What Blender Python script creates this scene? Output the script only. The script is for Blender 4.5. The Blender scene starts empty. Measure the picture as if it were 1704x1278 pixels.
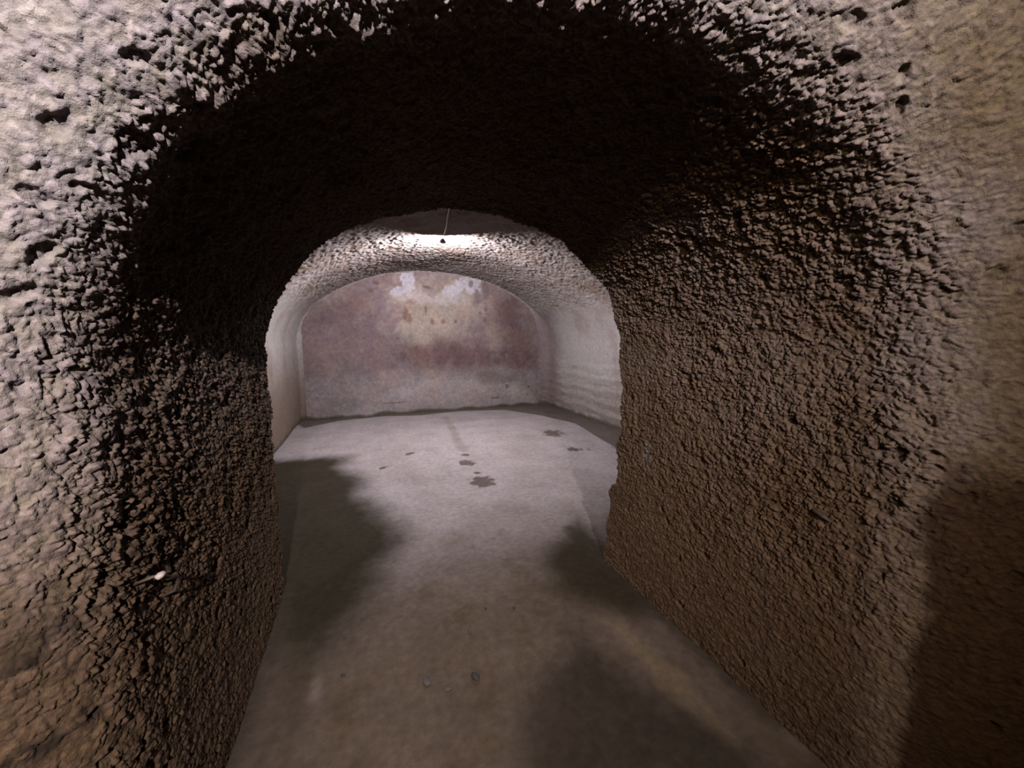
import bpy, math, random
import numpy as np
from mathutils import Vector, Matrix

# ------------------------------------------------------------------ scene, camera, light
S = bpy.context.scene
COL = S.collection
S.view_settings.view_transform = 'Standard'
S.view_settings.look = 'None'
S.view_settings.gamma = 1.0
S.view_settings.use_curve_mapping = False
S.view_settings.exposure = 1.8

W = bpy.data.worlds.new('world'); S.world = W
W.use_nodes = True
bg = W.node_tree.nodes['Background']
bg.inputs[0].default_value = (0.010, 0.007, 0.006, 1)
bg.inputs[1].default_value = 0.02

CAM_H = 1.5
cd = bpy.data.cameras.new('camera')
cam = bpy.data.objects.new('camera', cd); COL.objects.link(cam)
cd.sensor_fit = 'HORIZONTAL'; cd.sensor_width = 36.0
cd.lens = 615.0 / 1704.0 * 36.0
cd.clip_start = 0.02; cd.clip_end = 100
cam.location = (0, 0, CAM_H)
cam.rotation_euler = (math.radians(90 - 6.7), 0, math.radians(-21.5))
S.camera = cam

def point_light(name, loc, watts, color, radius):
    l = bpy.data.lights.new(name, 'POINT'); l.energy = watts; l.color = color; l.shadow_soft_size = radius
    o = bpy.data.objects.new(name, l); o.location = loc; COL.objects.link(o); return o

def spot_light(name, loc, aim, watts, color, radius, size, blend):
    l = bpy.data.lights.new(name, 'SPOT'); l.energy = watts; l.color = color; l.shadow_soft_size = radius
    l.spot_size = math.radians(size); l.spot_blend = blend
    o = bpy.data.objects.new(name, l); o.location = loc; COL.objects.link(o)
    o.rotation_euler = (Vector(aim) - Vector(loc)).to_track_quat('-Z', 'Y').to_euler(); return o

# shaded lamp of the entrance gallery, up behind the camera, aimed at the crown of the opening
spot_light('gallery_lamp_light', (-0.1, -1.9, 2.8), (-0.55, 0.9, 2.25), 430, (1.0, 0.93, 0.93), 0.04, 112, 1.0)
# unseen weak warm fill light, added in the gallery
point_light('gallery_warm_fill', (-1.6, -2.6, 3.1), 65, (1.0, 0.70, 0.38), 0.06)
# bulb of the lamp in the far chamber (inside its shade)
LAMP = Vector((1.02, 5.12, 2.825))
LAMP_AX = Vector((0.05, 0.60, -0.80)).normalized()
point_light('chamber_lamp_light', LAMP + LAMP_AX * 0.020, 200, (0.98, 0.93, 1.0), 0.015)

# ------------------------------------------------------------------ numpy noise
def _hash(ix, iy, iz, seed):
    u = np.uint32
    h = ix.astype(u) * u(374761393) + iy.astype(u) * u(668265263) + iz.astype(u) * u(2147483647) + u(seed * 974634777 & 0xffffffff)
    h = (h ^ (h >> u(13))) * u(1274126177)
    h = (h ^ (h >> u(16))) * u(2246822519)
    return h ^ (h >> u(15))

_rs = np.random.RandomState(7); _g = _rs.normal(size=(4096, 3)); _g /= np.linalg.norm(_g, axis=1, keepdims=True)
GX, GY, GZ = [np.ascontiguousarray(_g[:, k]) for k in range(3)]

def noise(P, scale, seed=0):
    """gradient noise, P (N,3) in metres, scale = feature size in metres, about -1..1"""
    Q = P / scale
    I = np.floor(Q).astype(np.int64); F = Q - I
    U = F * F * F * (F * (F * 6 - 15) + 10)
    out = 0
    for dx in (0, 1):
        wx = U[:, 0] if dx else 1 - U[:, 0]
        for dy in (0, 1):
            wy = U[:, 1] if dy else 1 - U[:, 1]
            for dz in (0, 1):
                wz = U[:, 2] if dz else 1 - U[:, 2]
                h = _hash(I[:, 0] + dx, I[:, 1] + dy, I[:, 2] + dz, seed)
                g = GX[h >> 20] * (F[:, 0] - dx) + GY[h >> 20] * (F[:, 1] - dy) + GZ[h >> 20] * (F[:, 2] - dz)
                out = out + wx * wy * wz * g
    return out * 1.6

def fbm(P, scale, octaves=4, seed=0, gain=0.5):
    a, t, s = 1.0, 0, 0
    for o in range(octaves):
        t = t + a * noise(P, scale / 2 ** o, seed + 17 * o); s += a; a *= gain
    return t / s

def cells(P2, size, seed=0):
    """2-D cellular noise over surface coordinates: (F1, F2-F1, random per cell)"""
    Q = P2 / size
    I = np.floor(Q).astype(np.int64); F = Q - I
    n = len(Q); f1 = np.full(n, 9.0); f2 = np.full(n, 9.0); r = np.zeros(n)
    z = np.zeros(n, dtype=np.int64)
    for dx in (-1, 0, 1):
        for dy in (-1, 0, 1):
            h = _hash(I[:, 0] + dx, I[:, 1] + dy, z, seed)
            px = dx + (h & 0x3ff) / 1023.0; py = dy + ((h >> 10) & 0x3ff) / 1023.0
            d = np.hypot(px - F[:, 0], py - F[:, 1])
            rr = ((h >> 20) & 0x3ff) / 1023.0
            m = d < f1
            f2 = np.where(m, f1, np.minimum(f2, d)); r = np.where(m, rr, r); f1 = np.where(m, d, f1)
    return f1, f2 - f1, r

def sstep(a, b, x):
    t = np.clip((x - a) / (b - a), 0, 1); return t * t * (3 - 2 * t)

def mix(c0, c1, t):
    return c0 * (1 - t[:, None]) + np.asarray(c1)[None, :] * t[:, None]

def blob(X, Z, cx, cz, rx, rz, jag, soft=0.25, rot=0.0):
    """soft-edged stain mask"""
    c, s_ = math.cos(rot), math.sin(rot)
    u = ((X - cx) * c + (Z - cz) * s_) / rx; v = (-(X - cx) * s_ + (Z - cz) * c) / rz
    return sstep(1 + soft, 1 - soft, np.hypot(u, v) + jag)

# ------------------------------------------------------------------ meshes and materials
def grid_mesh(name, V, C, mat, keep=None, flip=False, kind='structure', parent=None):
    """V (a,b,3) positions, C (a,b,3) linear colour; one mesh object"""
    a, b = V.shape[:2]
    idx = np.arange(a * b).reshape(a, b)
    q = np.stack([idx[:-1, :-1], idx[1:, :-1], idx[1:, 1:], idx[:-1, 1:]], -1)
    if flip: q = q[..., ::-1]
    q = q.reshape(-1, 4)
    if keep is not None: q = q[keep.reshape(-1)]
    me = bpy.data.meshes.new(name)
    me.vertices.add(a * b); me.vertices.foreach_set('co', V.astype(np.float32).ravel())
    me.loops.add(q.size); me.loops.foreach_set('vertex_index', q.astype(np.int32).ravel())
    me.polygons.add(len(q)); me.polygons.foreach_set('loop_start', np.arange(0, q.size, 4, dtype=np.int32))
    me.polygons.foreach_set('loop_total', np.full(len(q), 4, dtype=np.int32))
    me.polygons.foreach_set('use_smooth', np.ones(len(q), dtype=bool))
    at = me.color_attributes.new('tint', 'FLOAT_COLOR', 'POINT')
    rgba = np.ones((a * b, 4), dtype=np.float32); rgba[:, :3] = np.clip(C.reshape(-1, 3) * 0.5, 0.002, 0.95)
    at.data.foreach_set('color', rgba.ravel())
    me.update(calc_edges=True); me.materials.append(mat)
    o = bpy.data.objects.new(name, me); COL.objects.link(o)
    if kind: o['kind'] = kind
    return o

def normals(V):
    du = np.gradient(V, axis=0); dv = np.gradient(V, axis=1)
    n = np.cross(du, dv); n /= np.linalg.norm(n, axis=-1, keepdims=True) + 1e-12
    return n

def tint_material(name, grain, bump, dist, rough, var=0.25, spec=0.25):
    m = bpy.data.materials.new(name); m.use_nodes = True
    nt = m.node_tree; N = nt.nodes; L = nt.links
    bs = N['Principled BSDF']; bs.inputs['Roughness'].default_value = rough
    bs.inputs['Specular IOR Level'].default_value = spec
    at = N.new('ShaderNodeVertexColor'); at.layer_name = 'tint'
    tc = N.new('ShaderNodeTexCoord')
    n1 = N.new('ShaderNodeTexNoise'); n1.inputs['Scale'].default_value = grain; n1.inputs['Detail'].default_value = 6
    n1.inputs['Roughness'].default_value = 0.65
    L.new(tc.outputs['Object'], n1.inputs['Vector'])
    mr = N.new('ShaderNodeMapRange'); mr.inputs[1].default_value = 0.3; mr.inputs[2].default_value = 0.7
    mr.inputs[3].default_value = 1 - var; mr.inputs[4].default_value = 1 + var
    L.new(n1.outputs['Fac'], mr.inputs[0])
    mx = N.new('ShaderNodeVectorMath'); mx.operation = 'SCALE'
    L.new(at.outputs['Color'], mx.inputs[0]); L.new(mr.outputs[0], mx.inputs['Scale'])
    L.new(mx.outputs[0], bs.inputs['Base Color'])
    n2 = N.new('ShaderNodeTexNoise'); n2.inputs['Scale'].default_value = grain * 1.7; n2.inputs['Detail'].default_value = 5
    n2.inputs['Roughness'].default_value = 0.7
    L.new(tc.outputs['Object'], n2.inputs['Vector'])
    bp = N.new('ShaderNodeBump'); bp.inputs['Strength'].default_value = bump; bp.inputs['Distance'].default_value = dist
    L.new(n2.outputs['Fac'], bp.inputs['Height'])
    L.new(bp.outputs[0], bs.inputs['Normal'])
    return m

M_rough = tint_material('rough_hydraulic_plaster', 60, 0.9, 0.006, 0.95, 0.3, 0.12)
M_plaster = tint_material('smooth_old_plaster', 22, 0.6, 0.006, 0.95, 0.16, 0.1)
M_floor = tint_material('worn_cement_floor', 35, 0.45, 0.003, 0.9, 0.16, 0.04)

def plain(name, col, rough=0.6, metal=0.0, emit=0.0, scale=120, var=0.25):
    m = bpy.data.materials.new(name); m.use_nodes = True
    nt = m.node_tree; N = nt.nodes; L = nt.links; bs = N['Principled BSDF']
    tc = N.new('ShaderNodeTexCoord'); n = N.new('ShaderNodeTexNoise'); n.inputs['Scale'].default_value = scale
    L.new(tc.outputs['Object'], n.inputs['Vector'])
    cr = N.new('ShaderNodeValToRGB')
    cr.color_ramp.elements[0].position = 0.3; cr.color_ramp.elements[1].position = 0.7
    cr.color_ramp.elements[0].color = (*[c * (1 - var) for c in col], 1)
    cr.color_ramp.elements[1].color = (*[min(1, c * (1 + var)) for c in col], 1)
    L.new(n.outputs['Fac'], cr.inputs[0]); L.new(cr.outputs[0], bs.inputs['Base Color'])
    bs.inputs['Roughness'].default_value = rough; bs.inputs['Metallic'].default_value = metal
    if emit:
        bs.inputs['Emission Color'].default_value = (1, 0.96, 1, 1); bs.inputs['Emission Strength'].default_value = emit
    return m

# ------------------------------------------------------------------ the passage (walls, vault, opening)
PC, PW, PS, PR = 0.47, 0.99, 1.40, 0.83        # centre x, half width, springing height, rise
def profile(cx, hw, zs, rise, step, z0=-0.06):
    """left base -> vault -> right base, evenly spaced; returns points (n,2), outward normals, arc length, index of springings"""
    t = np.linspace(np.pi, 0, 2001)
    arc = np.stack([cx + hw * np.cos(t), zs + rise * np.sin(t)], 1)
    L = np.array([[cx - hw, z] for z in np.linspace(z0, zs, 800)[:-1]])
    R = np.array([[cx + hw, z] for z in np.linspace(zs, z0, 800)[1:]])
    pts = np.concatenate([L, arc, R])
    d = np.concatenate([[0], np.cumsum(np.hypot(*np.diff(pts, axis=0).T))])
    n = int(d[-1] / step) + 1
    s = np.linspace(0, d[-1], n)
    p = np.stack([np.interp(s, d, pts[:, 0]), np.interp(s, d, pts[:, 1])], 1)
    tg = np.gradient(p, axis=0); tg /= np.linalg.norm(tg, axis=1, keepdims=True)
    nr = np.stack([-tg[:, 1], tg[:, 0]], 1)      # outward
    i0 = int(np.searchsorted(s, d[799])); i1 = int(np.searchsorted(s, d[-1] - (zs - z0)))
    return p, nr, s, i0, i1

FR = 0.27                                        # radius of the rounded rim
def build_passage():
    st = 0.0031
    p, nr, s, i0, i1 = profile(PC, PW, PS, PR, st)
    # path through the opening: (offset outwards, mode, parameter)
    face = np.concatenate([np.linspace(3.4, 0.42, 50)[:-1], np.linspace(0.42, FR, int((0.42 - FR) / st))[:-1]])
    th = np.linspace(0, np.pi / 2, int(FR * np.pi / 2 / st))
    offs = np.concatenate([face, FR * (1 - np.sin(th))])
    yrel = np.concatenate([np.full(len(face), -FR), -FR * np.cos(th)])
    inner = np.linspace(0, 1, 450)[1:]
    er = 0.035                                   # small radius of the inner edge
    a2 = np.linspace(0, np.pi / 2, 9)[1:]
    back_o = np.concatenate([er * (1 - np.cos(a2)), np.linspace(er, 0.5, 60)[1:], np.linspace(0.5, 4.0, 30)[1:]])
    back_y = np.concatenate([er * np.sin(a2), np.full(88, er)])
    O = np.concatenate([offs, np.zeros(len(inner)), back_o])
    nO = len(O); n = len(p)
    X = p[:, 0][:, None] + nr[:, 0][:, None] * O[None]
    Z = p[:, 1][:, None] + nr[:, 1][:, None] * O[None]
    rimY = 0.925 - 0.22 * X
    foot = 0.10 * (1 - sstep(0.50, 0.60, p[:, 1])) * (p[:, 0] > PC + 0.9)
    wob = 0.02 * np.sin(p[:, 1] * 9 + p[:, 0] * 5) + 0.012 * np.sin(p[:, 1] * 23 + 1.3)
    endY = 2.31 - 0.29 * X + foot[:, None] - er + wob[:, None]
    Y = np.zeros_like(X)
    na = len(offs); nb = na + len(inner)
    Y[:, :na] = rimY[:, :na] + yrel[None]
    Y[:, na:nb] = rimY[:, na:nb] * (1 - inner[None]) + endY[:, na:nb] * inner[None]
    Y[:, nb:] = endY[:, nb:] + back_y[None]
    V = np.stack([X, Y, Z], -1)
    N = normals(V)
    # make the normals point into the air
    mid = N[n // 2, na + 100]
    if mid[2] > 0: N = -N
    Pf = V.reshape(-1, 3)
    dep = np.concatenate([[0], np.cumsum(np.linalg.norm(np.diff(V[n // 2], axis=0), axis=1))])
    s2 = np.repeat(s, nO); d2 = np.tile(dep, n)
    # slanting, flaky grain
    ang = math.radians(28)
    u = (s2 * math.cos(ang) + d2 * math.sin(ang)); w = (-s2 * math.sin(ang) + d2 * math.cos(ang))
    S2 = np.stack([u, w * 0.75], 1)
    warp = np.stack([noise(Pf, 0.05, 3), noise(Pf, 0.05, 4)], 1) * 0.014
    f1, e1, r1 = cells(S2 + warp, 0.0185, 5)
    g1, k1, q1 = cells(S2 * 1.0 + warp * 0.7, 0.0100, 9)
    # flakes: flat tops of random height with steep edges
    lump = (0.25 + 0.95 * r1) * (0.35 + 0.65 * sstep(0.0, 0.28, e1)) * (1 - 0.25 * f1)
    lump2 = (0.15 + 1.0 * q1) * (0.35 + 0.65 * sstep(0.0, 0.35, k1))
    big = fbm(Pf, 0.5, 3, 11)
    med = fbm(Pf, 0.14, 3, 23)
    fine = fbm(Pf, 0.035, 3, 31)
    x, z, y = Pf[:, 0], Pf[:, 2], Pf[:, 1]
    amp = 0.86 + 0.30 * fbm(Pf, 0.35, 2, 41)
    on_face = (d2 < dep[na - 1] - 0.12)
    amp = amp * np.where(on_face, 0.62, 1.0)
    amp = amp * (1 - 0.45 * sstep(1.0, 0.35, z))       # right wall is worn smoother low down
    H = 0.009 * big + 0.013 * med * amp + amp * (0.0125 * (lump - 0.5) + 0.0085 * (lump2 - 0.5) + 0.010 * fine)
    pit = sstep(0.42, 0.62, noise(Pf, 0.055, 77)) * sstep(0.0, 0.3, noise(Pf, 0.4, 78) + 0.25)
    H -= 0.012 * pit
    H = np.clip(H, -0.06, 0.05)
    V = V + N * H.reshape(n, nO)[..., None]
    # colour of the plaster
    C = np.tile(np.array([[0.37, 0.315, 0.305]]), (len(Pf), 1))
    t = fbm(Pf, 0.6, 4, 51)
    C = mix(C, (0.40, 0.365, 0.37), sstep(-0.1, 0.35, t) * 0.7)
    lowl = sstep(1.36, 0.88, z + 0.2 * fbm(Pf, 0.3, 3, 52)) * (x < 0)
    low = sstep(1.75, 0.5, z + 0.35 * fbm(Pf, 0.7, 3, 53))
    C = mix(C, (0.210, 0.132, 0.072), low * 0.8)                  # more ochre towards the floor
    C = mix(C, (0.090, 0.050, 0.023), lowl * 0.85)  # browner low on the left, the lamp's falloff painted in
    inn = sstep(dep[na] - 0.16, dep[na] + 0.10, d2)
    C = mix(C, (0.160, 0.092, 0.050), inn * (0.75 + 0.2 * fbm(Pf, 0.25, 3, 55)))   # browner inside the passage
    och = sstep(0.05, 0.5, fbm(Pf, 0.45, 3, 57)) * (1 - on_face * 0.5)
    C = mix(C, (0.15, 0.095, 0.052), och * np.where(on_face, 0.12, 0.4))
    dr = blob(y, z, 1.62, 0.87, 0.03, 0.055, 0.8 * noise(Pf, 0.04, 58), 0.5) * (x > PC)
    C = mix(C, (0.30, 0.26, 0.25), dr * 0.6)                       # lime drip below the hook
    # yellow-brown face to the right of the opening
    prog = dep[na] - d2                                            # how far round the rim towards the gallery face
    rs = sstep(0.09, 0.24, prog + 0.10 * fbm(Pf, 0.3, 3, 59)) * sstep(0.85, 1.25, x)
    C = mix(C, (0.150, 0.098, 0.045), rs * 0.85)
    C = mix(C, (0.25, 0.175, 0.125), sstep(-0.02, 0.1, prog) * sstep(0.7, 1.3, x) * (1 - rs) * 0.6)
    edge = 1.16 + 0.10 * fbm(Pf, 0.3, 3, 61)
    flank_shade = sstep(edge + 0.10, edge - 0.10, z) * sstep(0.085, 0.125, prog + 0.05 * fbm(Pf, 0.2, 3, 63)) * (x > PC)
    C = mix(C, (0.052, 0.023, 0.008), flank_shade * 0.9)                  # cast shadow painted on the right flank
    # dark spots low on the left
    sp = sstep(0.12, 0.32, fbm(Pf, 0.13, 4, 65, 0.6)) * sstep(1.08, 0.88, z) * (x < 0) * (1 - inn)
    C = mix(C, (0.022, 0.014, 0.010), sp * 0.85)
    C = C * (1 - 0.15 * pit)[:, None]  # pits painted a little darker, as shade in the hollows
    C = C * (1 - 0.28 * inn * sstep(0.25, -0.45, x))[:, None]          # darker towards the left side of the passage
    C = C * (0.95 + 0.30 * (q1[:, None] - 0.5) + 0.10 * noise(Pf, 0.02, 67)[:, None])
    hue = (r1 - 0.5)[:, None] * 0.5 + 0.35 * noise(Pf, 0.03, 69)[:, None]       # lilac and ochre grains
    C = C * (1 + hue * np.array([[-0.02, -0.06, 0.20]]))
    C = C.reshape(n, nO, 3)
    # which way round the quads go
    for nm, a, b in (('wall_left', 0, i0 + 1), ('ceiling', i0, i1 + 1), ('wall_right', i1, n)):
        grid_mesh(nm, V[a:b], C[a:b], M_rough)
build_passage()

# ------------------------------------------------------------------ the far chamber
CC, CW, CS, CR = 1.40, 2.60, 1.45, 1.48
YB = 7.93                                         # back wall
def build_chamber():
    st = 0.013
    p, nr, s, i0, i1 = profile(CC, CW, CS, CR, st)
    rcp = 0.035 + 0.20 * sstep(2.35, 1.8, p[:, 1]) * (p[:, 0] > CC) + 0.06 * sstep(2.2, 1.7, p[:, 1]) * (p[:, 0] < CC)
    rc = 0.24
    a = np.linspace(0, np.pi / 2, 14)
    ys = np.concatenate([np.linspace(1.45, YB - rc, int((YB - rc - 1.45) / 0.014))[:-1], YB - 1e-3 * (14 - np.arange(14))])
    of = np.concatenate([np.zeros(len(ys) - 14), -rc * (1 - np.cos(a))])
    n, m = len(p), len(ys)
    of2 = np.zeros((n, m)); of2[:, -14:] = -rcp[:, None] * (1 - np.cos(a))[None]
    X = p[:, 0][:, None] + nr[:, 0][:, None] * of2
    Z = p[:, 1][:, None] + nr[:, 1][:, None] * of2
    Z = np.where(p[:, 1][:, None] < 0, p[:, 1][:, None], Z)
    Y = np.broadcast_to(ys[None], X.shape).copy()
    Y[:, -14:] = YB - rcp[:, None] + rcp[:, None] * np.sin(a)[None]
    pre = ys[:-14]; Y[:, :-14] = 1.45 + (pre[None] - 1.45) * ((YB - rcp[:, None] - 0.012 - 1.45) / (pre[-1] - 1.45))
    V = np.stack([X, Y, Z], -1)
    N = normals(V)
    if N[n // 2, 100][2] > 0: N = -N
    Pf = V.reshape(-1, 3); x, y, z = Pf.T
    roof = sstep(1.9, 2.35, z)
    S2 = np.stack([np.repeat(s, m), Y.ravel()], 1) + np.stack([noise(Pf, 0.1, 3), noise(Pf, 0.1, 4)], 1) * 0.03
    f1, e1, r1 = cells(S2, 0.055, 15)
    lump = (1 - np.clip(f1, 0, 1) ** 2) * (0.3 + 0.9 * r1)
    g1, _, q1 = cells(S2, 0.03, 16)
    H = 0.03 * fbm(Pf, 0.9, 3, 111) + (0.10 + 0.90 * roof) * (0.016 * (lump - 0.5) + 0.010 * ((1 - np.clip(g1, 0, 1) ** 2) * q1 - 0.4) + 0.012 * fbm(Pf, 0.1, 3, 113))
    # horizontal ridges on the lower right wall
    H += 0.0022 * np.sin(z * 48 + 5 * noise(Pf, 0.4, 6)) * sstep(1.15, 0.9, z) * (x > CC)
    V = V + N * H.reshape(n, m)[..., None]
    C = np.tile(np.array([[0.40, 0.36, 0.34]]), (len(Pf), 1))
    C = mix(C, (0.30, 0.235, 0.205), sstep(-0.05, 0.4, fbm(Pf, 0.6, 4, 121)) * 0.7)
    C = mix(C, (0.24, 0.165, 0.12), roof * sstep(-0.2, 0.4, fbm(Pf, 0.35, 3, 123)) * 0.7)
    C = mix(C, (0.20, 0.15, 0.12), roof * 0.35)
    low = sstep(1.1, 0.15, z + 0.2 * fbm(Pf, 0.5, 3, 125))
    C = mix(C, (0.23, 0.18, 0.135), low * 0.65)
    C = mix(C, (0.19, 0.135, 0.10), sstep(1.7, 0.6, z + 0.3 * fbm(Pf, 0.5, 3, 126)) * (x < CC) * 0.8)
    lay = sstep(0.2, 0.8, np.sin(z * 32 + 2.5 * noise(Pf, 0.8, 127)) * 0.5 + 0.5) * sstep(1.2, 1.0, z)
    C = mix(C, (0.50, 0.47, 0.45), lay * 0.35 * (x > CC))
    C = mix(C, (0.20, 0.135, 0.135), sstep(7.0, 7.6, y + 0.3 * fbm(Pf, 0.5, 3, 128)) * (x > CC) * (1 - roof) * 0.7)   # purple-brown end of the right wall
    C = C * (1 + 0.12 * noise(Pf, 0.06, 129)[:, None])
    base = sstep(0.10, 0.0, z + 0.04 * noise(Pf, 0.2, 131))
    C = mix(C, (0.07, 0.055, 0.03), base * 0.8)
    C = C.reshape(n, m, 3)
    for nm, a_, b_ in (('wall_left', 0, i0 + 1), ('ceiling', i0, i1 + 1), ('wall_right', i1, n)):
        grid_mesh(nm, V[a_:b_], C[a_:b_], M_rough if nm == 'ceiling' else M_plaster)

def build_back_wall():
    xs = np.linspace(CC - CW - 0.15, CC + CW + 0.15, 520); zs = np.linspace(-0.06, 3.05, 300)
    X, Z = np.meshgrid(xs, zs, indexing='ij')
    V = np.stack([X, np.full_like(X, YB), Z], -1)
    Pf = V.reshape(-1, 3); x, y, z = Pf.T
    H = 0.035 * fbm(Pf, 1.2, 3, 211) + 0.008 * fbm(Pf, 0.15, 3, 213)
    V[..., 1] -= H.reshape(X.shape)
    jag = 1.1 * fbm(Pf, 0.30, 5, 215, 0.6)
    C = np.tile(np.array([[0.235, 0.172, 0.172]]), (len(Pf), 1))
    C = mix(C, (0.34, 0.265, 0.215), sstep(-0.1, 0.4, fbm(Pf, 0.7, 4, 221)) * 0.7)
    C = mix(C, (0.20, 0.135, 0.15), sstep(0.0, 0.4, fbm(Pf * np.array([1, 1, 0.7]), 0.55, 4, 223)) * 0.6)
    # warm beige field below the crown
    m = blob(x, z, 1.45, 2.15, 1.05, 0.62, jag, 0.45); C = mix(C, (0.37, 0.295, 0.245), m * 0.8)
    m = blob(x, z, 1.0, 1.75, 0.35, 0.5, jag, 0.5); C = mix(C, (0.40, 0.32, 0.255), m * 0.5)
    # purple-brown band across the middle
    m = blob(x, z, 1.7, 1.22, 1.0, 0.26, jag * 1.3, 0.6); C = mix(C, (0.145, 0.085, 0.082), m * 0.8)
    m = blob(x, z, 3.3, 1.45, 0.35, 0.55, jag, 0.6); C = mix(C, (0.155, 0.095, 0.08), m * 0.75)
    m = blob(x, z, 3.05, 2.15, 0.28, 0.42, jag, 0.5); C = mix(C, (0.15, 0.09, 0.082), m * 0.75)
    m = blob(x, z, -0.35, 2.05, 0.55, 0.35, jag, 0.6); C = mix(C, (0.17, 0.11, 0.11), m * 0.65)
    # paler grey plaster low down
    m = sstep(0.95, 0.65, z + 0.18 * fbm(Pf, 0.8, 3, 225)) ; C = mix(C, (0.36, 0.31, 0.30), m * 0.65)
    m = blob(x, z, 2.75, 0.65, 0.65, 0.16, jag, 0.4); C = mix(C, (0.20, 0.165, 0.15), m * 0.7)
    m = sstep(0.42, 0.12, z + 0.12 * fbm(Pf, 0.5, 3, 227)); C = mix(C, (0.27, 0.225, 0.225), m * 0.6)
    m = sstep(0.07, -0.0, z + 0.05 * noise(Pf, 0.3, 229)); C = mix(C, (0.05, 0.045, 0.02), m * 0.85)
    # white lime patches under the crown
    j2 = 1.0 * fbm(Pf, 0.13, 4, 231, 0.6)
    wp = np.maximum(blob(x, z, 0.83, 2.72, 0.13, 0.23, j2, 0.18, 0.1), blob(x, z, 0.68, 2.50, 0.21, 0.075, j2, 0.2, 0.35))
    wq = np.maximum.reduce([blob(x, z, 1.82, 2.60, 0.30, 0.12, j2, 0.25, 0.45), blob(x, z, 2.16, 2.72, 0.22, 0.19, j2, 0.22)])
    C = mix(C, (0.50, 0.46, 0.49), np.maximum(wp, wq) * 0.85)
    wf = np.maximum(blob(x, z, 1.0, 2.40, 0.30, 0.12, jag, 0.5), blob(x, z, 1.65, 2.38, 0.35, 0.10, jag, 0.5))
    C = mix(C, (0.52, 0.46, 0.45), wf * 0.5)
    m = blob(x, z, 2.17, 2.71, 0.055, 0.075, j2 * 0.5, 0.3); C = mix(C, (0.22, 0.17, 0.16), m * 0.9)
    m = blob(x, z, 1.22, 2.60, 0.09, 0.03, j2, 0.4, -0.2); C = mix(C, (0.16, 0.10, 0.09), m * 0.8)
    m = blob(x, z, 2.50, 2.62, 0.08, 0.22, j2, 0.3); C = mix(C, (0.15, 0.11, 0.11), m * 0.7)
    # rust drips and pock marks
    for cx, cz, rx, rz in ((0.79, 2.02, 0.05, 0.13), (0.86, 1.93, 0.05, 0.10), (1.20, 2.14, 0.035, 0.09), (1.32, 1.90, 0.04, 0.05),
                           (1.55, 1.90, 0.05, 0.05), (1.82, 1.90, 0.04, 0.05), (2.48, 1.95, 0.05, 0.06), (2.36, 2.10, 0.025, 0.02),
                           (0.62, 1.55, 0.03, 0.02), (2.5, 2.18, 0.03, 0.05), (0.15, 2.48, 0.05, 0.05), (0.25, 2.62, 0.05, 0.04),
                           (3.0, 0.45, 0.04, 0.05), (3.55, 0.42, 0.03, 0.03), (2.7, 0.2, 0.12, 0.02), (0.5, 0.22, 0.3, 0.012)):
        m = blob(x, z, cx, cz, rx, rz, j2, 0.4); C = mix(C, (0.17, 0.105, 0.08), m * 0.75)
    C = C * (1 + 0.30 * fbm(Pf, 0.35, 5, 237, 0.6)[:, None]) * (1 + 0.12 * noise(Pf, 0.5, 238)[:, None] * np.array([[0.5, -0.2, -0.6]]))
    C = C * (1 + 0.14 * noise(Pf, 0.07, 233)[:, None] + 0.08 * noise(Pf, 0.03, 235)[:, None])
    # keep the part inside the chamber outline
    cxm = (xs[:-1] + xs[1:]) / 2; czm = (zs[:-1] + zs[1:]) / 2
    CX, CZ = np.meshgrid(cxm, czm, indexing='ij')
    u = (CX - CC) / CW; w = np.maximum(CZ - CS, 0) / CR
    keep = (np.abs(CX - CC) < CW + 0.06) & (np.hypot(u, w) < 1.05)
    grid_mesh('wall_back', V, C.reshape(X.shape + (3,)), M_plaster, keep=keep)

build_chamber()
build_back_wall()

# ------------------------------------------------------------------ floor
def cam_floor(px, py):
    """floor point seen at a pixel of the photograph (used once, to measure where the stains and painted light lie)"""
    f, yw, p = 615.0, math.radians(21.5), math.radians(6.7)
    a, b, c = (px - 852) / f, 1.0, -(py - 639) / f
    fw = b * math.cos(p) + c * math.sin(p); up = -b * math.sin(p) + c * math.cos(p)
    X = a * math.cos(yw) + fw * math.sin(yw); Y = -a * math.sin(yw) + fw * math.cos(yw)
    t = -CAM_H / up
    return X * t, Y * t

def poly_mask(x, y, pts, soft, jag):
    """signed-distance polygon mask"""
    P = np.array(pts); n = len(P); d = np.full(len(x), 1e9); ins = np.zeros(len(x), dtype=bool)
    for i in range(n):
        ax, ay = P[i]; bx, by = P[(i + 1) % n]
        ex, ey = bx - ax, by - ay; L = ex * ex + ey * ey
        t = np.clip(((x - ax) * ex + (y - ay) * ey) / L, 0, 1)
        d = np.minimum(d, np.hypot(x - ax - t * ex, y - ay - t * ey))
        c = ((ay > y) != (by > y)) & (x < (bx - ax) * (y - ay) / ((by - ay) + 1e-12) + ax)
        ins ^= c
    sd = np.where(ins, -d, d) + jag
    return sstep(soft, -soft, sd)

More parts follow.
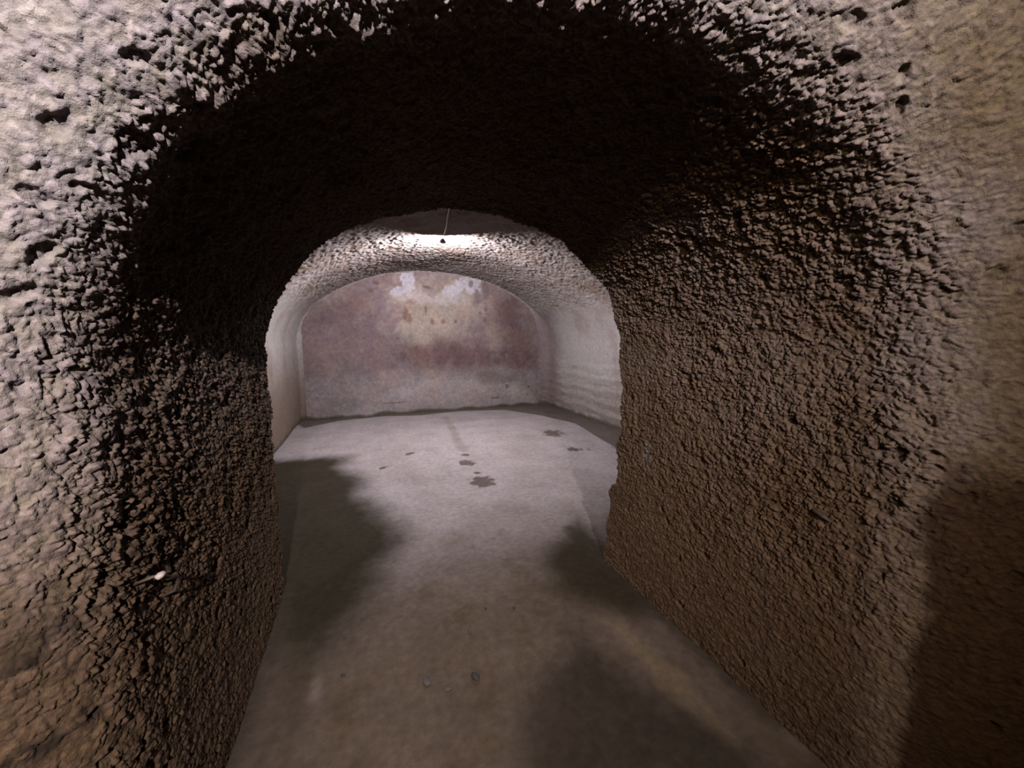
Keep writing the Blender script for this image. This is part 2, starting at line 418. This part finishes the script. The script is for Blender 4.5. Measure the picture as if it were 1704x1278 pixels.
def build_floor():
    xs = np.concatenate([np.linspace(-3.6, -1.35, 40)[:-1], np.linspace(-1.35, 4.15, 440)])
    ys = np.concatenate([np.linspace(-3.6, 0.0, 60)[:-1], np.linspace(0.0, 8.05, 690)])
    X, Y = np.meshgrid(xs, ys, indexing='ij')
    V = np.stack([X, Y, np.zeros_like(X)], -1)
    Pf = V.reshape(-1, 3); x, y, z = Pf.T
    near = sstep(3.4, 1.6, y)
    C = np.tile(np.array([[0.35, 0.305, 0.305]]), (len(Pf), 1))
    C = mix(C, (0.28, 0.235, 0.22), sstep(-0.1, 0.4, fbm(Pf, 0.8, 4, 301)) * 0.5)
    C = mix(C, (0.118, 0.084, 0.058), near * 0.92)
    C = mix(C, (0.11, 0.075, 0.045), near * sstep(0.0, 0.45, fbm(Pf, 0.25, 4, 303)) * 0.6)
    jag = 0.17 * fbm(Pf, 0.45, 5, 305, 0.6)
    j3 = 1.2 * fbm(Pf, 0.10, 3, 306, 0.6)
    # dark areas along both walls: damp, with shade painted in
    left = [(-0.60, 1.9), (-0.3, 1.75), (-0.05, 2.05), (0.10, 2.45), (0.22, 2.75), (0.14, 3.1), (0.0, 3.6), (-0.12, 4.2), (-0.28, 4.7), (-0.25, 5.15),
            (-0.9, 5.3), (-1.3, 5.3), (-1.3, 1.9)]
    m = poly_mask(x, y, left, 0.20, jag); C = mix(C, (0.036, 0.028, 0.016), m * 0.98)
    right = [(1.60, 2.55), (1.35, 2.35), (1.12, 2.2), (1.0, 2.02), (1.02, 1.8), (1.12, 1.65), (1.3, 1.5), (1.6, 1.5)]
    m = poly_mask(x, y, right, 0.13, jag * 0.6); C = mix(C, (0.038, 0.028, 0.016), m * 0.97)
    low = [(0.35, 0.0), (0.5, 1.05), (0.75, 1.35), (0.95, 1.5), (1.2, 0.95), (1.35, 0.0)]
    m = poly_mask(x, y, low, 0.16, jag); C = mix(C, (0.040, 0.030, 0.022), m * 0.8)  # cast shadow painted over the near floor
    m = poly_mask(x, y, [(-0.6, 0.5), (-0.6, 2.3), (-0.45, 2.2), (-0.33, 1.6), (-0.22, 1.1), (-0.2, 0.5)], 0.07, jag * 0.6)
    C = mix(C, (0.075, 0.055, 0.04), m * 0.55)  # stripe of shadow painted beside the left wall
    m = poly_mask(x, y, [(1.12, 1.55), (1.22, 1.5), (1.27, 1.1), (1.24, 0.85), (1.14, 1.1)], 0.05, jag * 0.4)
    C = mix(C, (0.24, 0.175, 0.11), m * 0.5)  # bright streak of lamp light painted between the shadows
    # earthy gutter along the right and back walls of the chamber
    e = [cam_floor(*q) for q in ((505, 712), (560, 700), (640, 692), (700, 690), (760, 684), (840, 681), (900, 690), (960, 704), (1010, 734), (1030, 746))]
    gut = e + [(3.2, 4.2), (4.3, 3.2), (4.3, 8.2), (-1.4, 8.2)]
    g = poly_mask(x, y, gut, 0.05, jag * 0.15)
    C = mix(C, (0.10, 0.078, 0.058), g * 0.85)
    # puddle-dark spots
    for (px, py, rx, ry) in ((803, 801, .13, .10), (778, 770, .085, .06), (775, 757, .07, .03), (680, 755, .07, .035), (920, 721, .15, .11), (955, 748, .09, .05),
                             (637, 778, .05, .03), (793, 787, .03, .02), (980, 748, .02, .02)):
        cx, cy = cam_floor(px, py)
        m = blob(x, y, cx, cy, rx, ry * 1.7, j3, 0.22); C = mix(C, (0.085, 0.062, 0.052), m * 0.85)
    # seam running towards the back wall
    pts = [cam_floor(*q) for q in ((741, 694), (752, 712), (760, 730), (772, 750))]
    for (ax, ay), (bx, by) in zip(pts[:-1], pts[1:]):
        t = np.clip(((x - ax) * (bx - ax) + (y - ay) * (by - ay)) / ((bx - ax) ** 2 + (by - ay) ** 2), 0, 1)
        d = np.hypot(x - ax - t * (bx - ax), y - ay - t * (by - ay)) + 0.02 * noise(Pf, 0.1, 311)
        C = mix(C, (0.24, 0.195, 0.165), sstep(0.10, 0.02, d) * 0.55)
    # pale flecks; the nearest is a streak of lamp light painted in
    for (px, py, rx, ry) in ((612, 776, .07, .05), (585, 752, .18, .30), (525, 1150, .025, .09)):
        cx, cy = cam_floor(px, py)
        m = blob(x, y, cx, cy, rx, ry, j3, 0.5); C = mix(C, (0.40, 0.34, 0.32), m * 0.22)
    # darker in the corners under the passage walls
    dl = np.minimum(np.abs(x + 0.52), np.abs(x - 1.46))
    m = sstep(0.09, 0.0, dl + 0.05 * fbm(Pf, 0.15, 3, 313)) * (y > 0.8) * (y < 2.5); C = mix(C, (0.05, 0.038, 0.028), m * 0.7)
    C = C * (1 + 0.16 * noise(Pf, 0.05, 315)[:, None] + 0.30 * fbm(Pf, 0.35, 5, 317, 0.6)[:, None])
    V[..., 2] = (0.010 * fbm(Pf, 0.7, 3, 321) + 0.0025 * fbm(Pf, 0.07, 3, 323) - 0.03 * g).reshape(X.shape)
    # cut away what lies outside the walls
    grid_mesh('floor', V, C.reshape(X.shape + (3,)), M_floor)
build_floor()

# ------------------------------------------------------------------ small things
def lathe(name, prof, mat, parent, seg=32, axis=None, loc=(0, 0, 0)):
    vs, fs = [], []
    for r, h in prof:
        for k in range(seg):
            a = 2 * math.pi * k / seg; vs.append((r * math.cos(a), r * math.sin(a), h))
    for i in range(len(prof) - 1):
        for k in range(seg):
            fs.append((i * seg + k, i * seg + (k + 1) % seg, (i + 1) * seg + (k + 1) % seg, (i + 1) * seg + k))
    me = bpy.data.meshes.new(name); me.from_pydata(vs, [], fs); me.materials.append(mat)
    me.polygons.foreach_set('use_smooth', [True] * len(fs))
    if axis is not None:
        me.transform(Vector((0, 0, 1)).rotation_difference(axis).to_matrix().to_4x4())
    me.update()
    o = bpy.data.objects.new(name, me); COL.objects.link(o); o.location = loc
    if parent: o.parent = parent
    return o

def tube(name, pts, rad, mat, parent, seg=10):
    pts = [Vector(p) for p in pts]; vs, fs = [], []
    rr = rad if isinstance(rad, (list, tuple)) else [rad] * len(pts)
    for i, p in enumerate(pts):
        t = (pts[min(i + 1, len(pts) - 1)] - pts[max(i - 1, 0)]).normalized()
        a = t.orthogonal().normalized() if i == 0 else (a - t * a.dot(t)).normalized()
        b = t.cross(a)
        for k in range(seg):
            an = 2 * math.pi * k / seg; vs.append(p + (a * math.cos(an) + b * math.sin(an)) * rr[i])
    for i in range(len(pts) - 1):
        for k in range(seg):
            fs.append((i * seg + k, i * seg + (k + 1) % seg, (i + 1) * seg + (k + 1) % seg, (i + 1) * seg + k))
    fs.append(tuple(range(seg))[::-1]); fs.append(tuple((len(pts) - 1) * seg + k for k in range(seg)))
    me = bpy.data.meshes.new(name); me.from_pydata([tuple(v) for v in vs], [], fs); me.materials.append(mat)
    me.polygons.foreach_set('use_smooth', [True] * len(fs)); me.update()
    o = bpy.data.objects.new(name, me); COL.objects.link(o)
    if parent: o.parent = parent
    return o

def empty(name, loc, label, cat, group=None):
    o = bpy.data.objects.new(name, None); o.location = loc; o.empty_display_size = 0.05; COL.objects.link(o)
    o['label'] = label; o['category'] = cat
    if group: o['group'] = group
    return o

m_cable = plain('pale_cable_sheath', (0.55, 0.53, 0.52), 0.5)
m_shade = plain('grey_painted_shade', (0.35, 0.30, 0.31), 0.55)
m_bulb = plain('lit_bulb_glass', (0.9, 0.9, 0.9), 0.3, emit=60.0)
m_brass = plain('dull_lamp_socket', (0.30, 0.27, 0.24), 0.4, 0.6)

lamp = empty('pendant_lamp', LAMP, 'small lit shaded lamp with pale cable under the crown of the far vault', 'lamp')
ceil_z = 2.915
A = LAMP_AX
lathe('lamp_shade', [(0.008, -0.026), (0.020, -0.023), (0.032, -0.008), (0.041, 0.010), (0.043, 0.018), (0.041, 0.018), (0.038, 0.009), (0.030, -0.007), (0.018, -0.020), (0.008, -0.023)],
      m_shade, lamp, axis=A)
lathe('socket', [(0.0, -0.040), (0.009, -0.038), (0.010, -0.025), (0.009, -0.014), (0.0, -0.012)], m_brass, lamp, seg=20, axis=A)
lathe('bulb', [(0.0, -0.014), (0.006, -0.013), (0.008, -0.008), (0.008, -0.003), (0.0, -0.001)], m_bulb, lamp, seg=20, axis=A)
top = -A * 0.038
cz = 2.890 - LAMP.z
tube('bracket', [top, top + Vector((0, -0.012, 0.02)), (0.0, -0.07, cz - 0.01), (0.0, -0.075, cz + 0.06)], 0.0035, m_shade, lamp)
pth = [(-0.005, -0.075, cz)]
for k in range(1, 40):
    t = k / 39
    pth.append((-0.26 * t + 0.006 * math.sin(9 * t), -0.075 - 1.9 * t, cz - 0.012 + 0.006 * math.sin(23 * t)))
tube('cable', pth, 0.0045, m_cable, lamp)

# wires left in the walls
m_rust = plain('rusty_iron_wire', (0.045, 0.028, 0.020), 0.7, 0.3)
m_tip = plain('pale_lime_crust', (0.24, 0.20, 0.18), 0.85)
hk = empty('wall_hook', (-0.522, 1.06, 0.93), 'bent rusty wire hook with pale tip sticking out of the left passage wall', 'hook')
tube('wire', [(0.0, 0.0, 0.010), (0.035, 0.0, 0.020), (0.046, 0.01, 0.014), (0.046, 0.045, -0.012), (0.044, 0.080, -0.030), (0.038, 0.105, -0.055), (0.025, 0.110, -0.085), (0.0, 0.110, -0.095)], [0.003, 0.004, 0.004, 0.004, 0.0045, 0.0045, 0.004, 0.003], m_rust, hk)
lathe('pale_tip', [(0.0, -0.010), (0.006, -0.008), (0.008, 0.0), (0.006, 0.009), (0.0, 0.012)], m_tip, hk, seg=12, axis=Vector((0.4, 0.8, 0.1)).normalized(), loc=(0.048, 0.0, 0.020))['label'] = 'pale lime-crusted tip'
hk2 = empty('wall_hook', (1.475, 1.69, 0.915), 'small dark hook above a pale drip on the right passage wall', 'hook')
tube('wire', [(0.01, -0.025, -0.012), (-0.015, -0.02, 0.0), (-0.022, 0.0, 0.010), (-0.018, 0.025, 0.004), (0.01, 0.038, -0.012)], 0.0035, m_rust, hk2)
hk3 = empty('iron_stub', (1.462, 0.75, 0.90), 'short rusted iron stub in the rough right passage wall', 'stub')
tube('stub_rod', [(0.01, 0.03, 0.0), (-0.012, 0.015, 0.004), (-0.02, -0.01, 0.0), (-0.012, -0.03, -0.012), (0.01, -0.04, -0.018)], [0.006, 0.008, 0.008, 0.006, 0.004], m_rust, hk3)

# loose stones on the floor
m_stone = plain('dark_stone', (0.015, 0.013, 0.014), 0.8, scale=60, var=0.5)
m_stone2 = plain('grey_stone', (0.045, 0.036, 0.032), 0.85, scale=60, var=0.35)
def pebble(px, py, size, mat, label, seed, squash=0.5, group=None):
    r = random.Random(seed); cx, cy = cam_floor(px, py)
    import bmesh
    bm = bmesh.new(); bmesh.ops.create_icosphere(bm, subdivisions=3, radius=1)
    dirs = [(Vector((r.uniform(-1, 1), r.uniform(-1, 1), r.uniform(-1, 1))).normalized(), r.uniform(0.62, 0.9)) for _ in range(9)]
    for v in bm.verts:
        for d, c in dirs:
            k = v.co.dot(d)
            if k > c: v.co -= d * (k - c)
        v.co = Vector((v.co.x * size * 1.2, v.co.y * size * 0.9, v.co.z * size * squash))
    me = bpy.data.meshes.new('pebble'); bm.to_mesh(me); bm.free(); me.materials.append(mat)
    o = bpy.data.objects.new('pebble', me); COL.objects.link(o)
    o.location = (cx, cy, size * squash * 0.62); o.rotation_euler = (0, 0, r.uniform(0, 6))
    o['label'] = label; o['category'] = 'stone'; o['group'] = 'loose stones on the passage floor'
    return o
pebble(791, 1127, 0.020, m_stone, 'largest black stone lying near the middle of the passage floor', 1)
pebble(711, 1134, 0.022, m_stone2, 'flat brownish grey stone left of the largest black stone', 2, 0.25)
pebble(571, 1126, 0.012, m_stone, 'dark crumb on the floor nearest the left passage wall', 3)
pebble(575, 1062, 0.012, m_stone, 'dark crumb on the left of the floor behind the nearest crumb', 4)
pebble(782, 1051, 0.013, m_stone2, 'small brown stone straight behind the largest black stone', 5, 0.4)
pebble(808, 1013, 0.009, m_stone, 'left of two tiny black crumbs furthest down the passage', 6)
pebble(855, 1012, 0.010, m_stone, 'right of two tiny black crumbs furthest down the passage', 7)
pebble(745, 1146, 0.014, m_stone2, 'small pale stone between the flat stone and largest black stone', 8, 0.3)
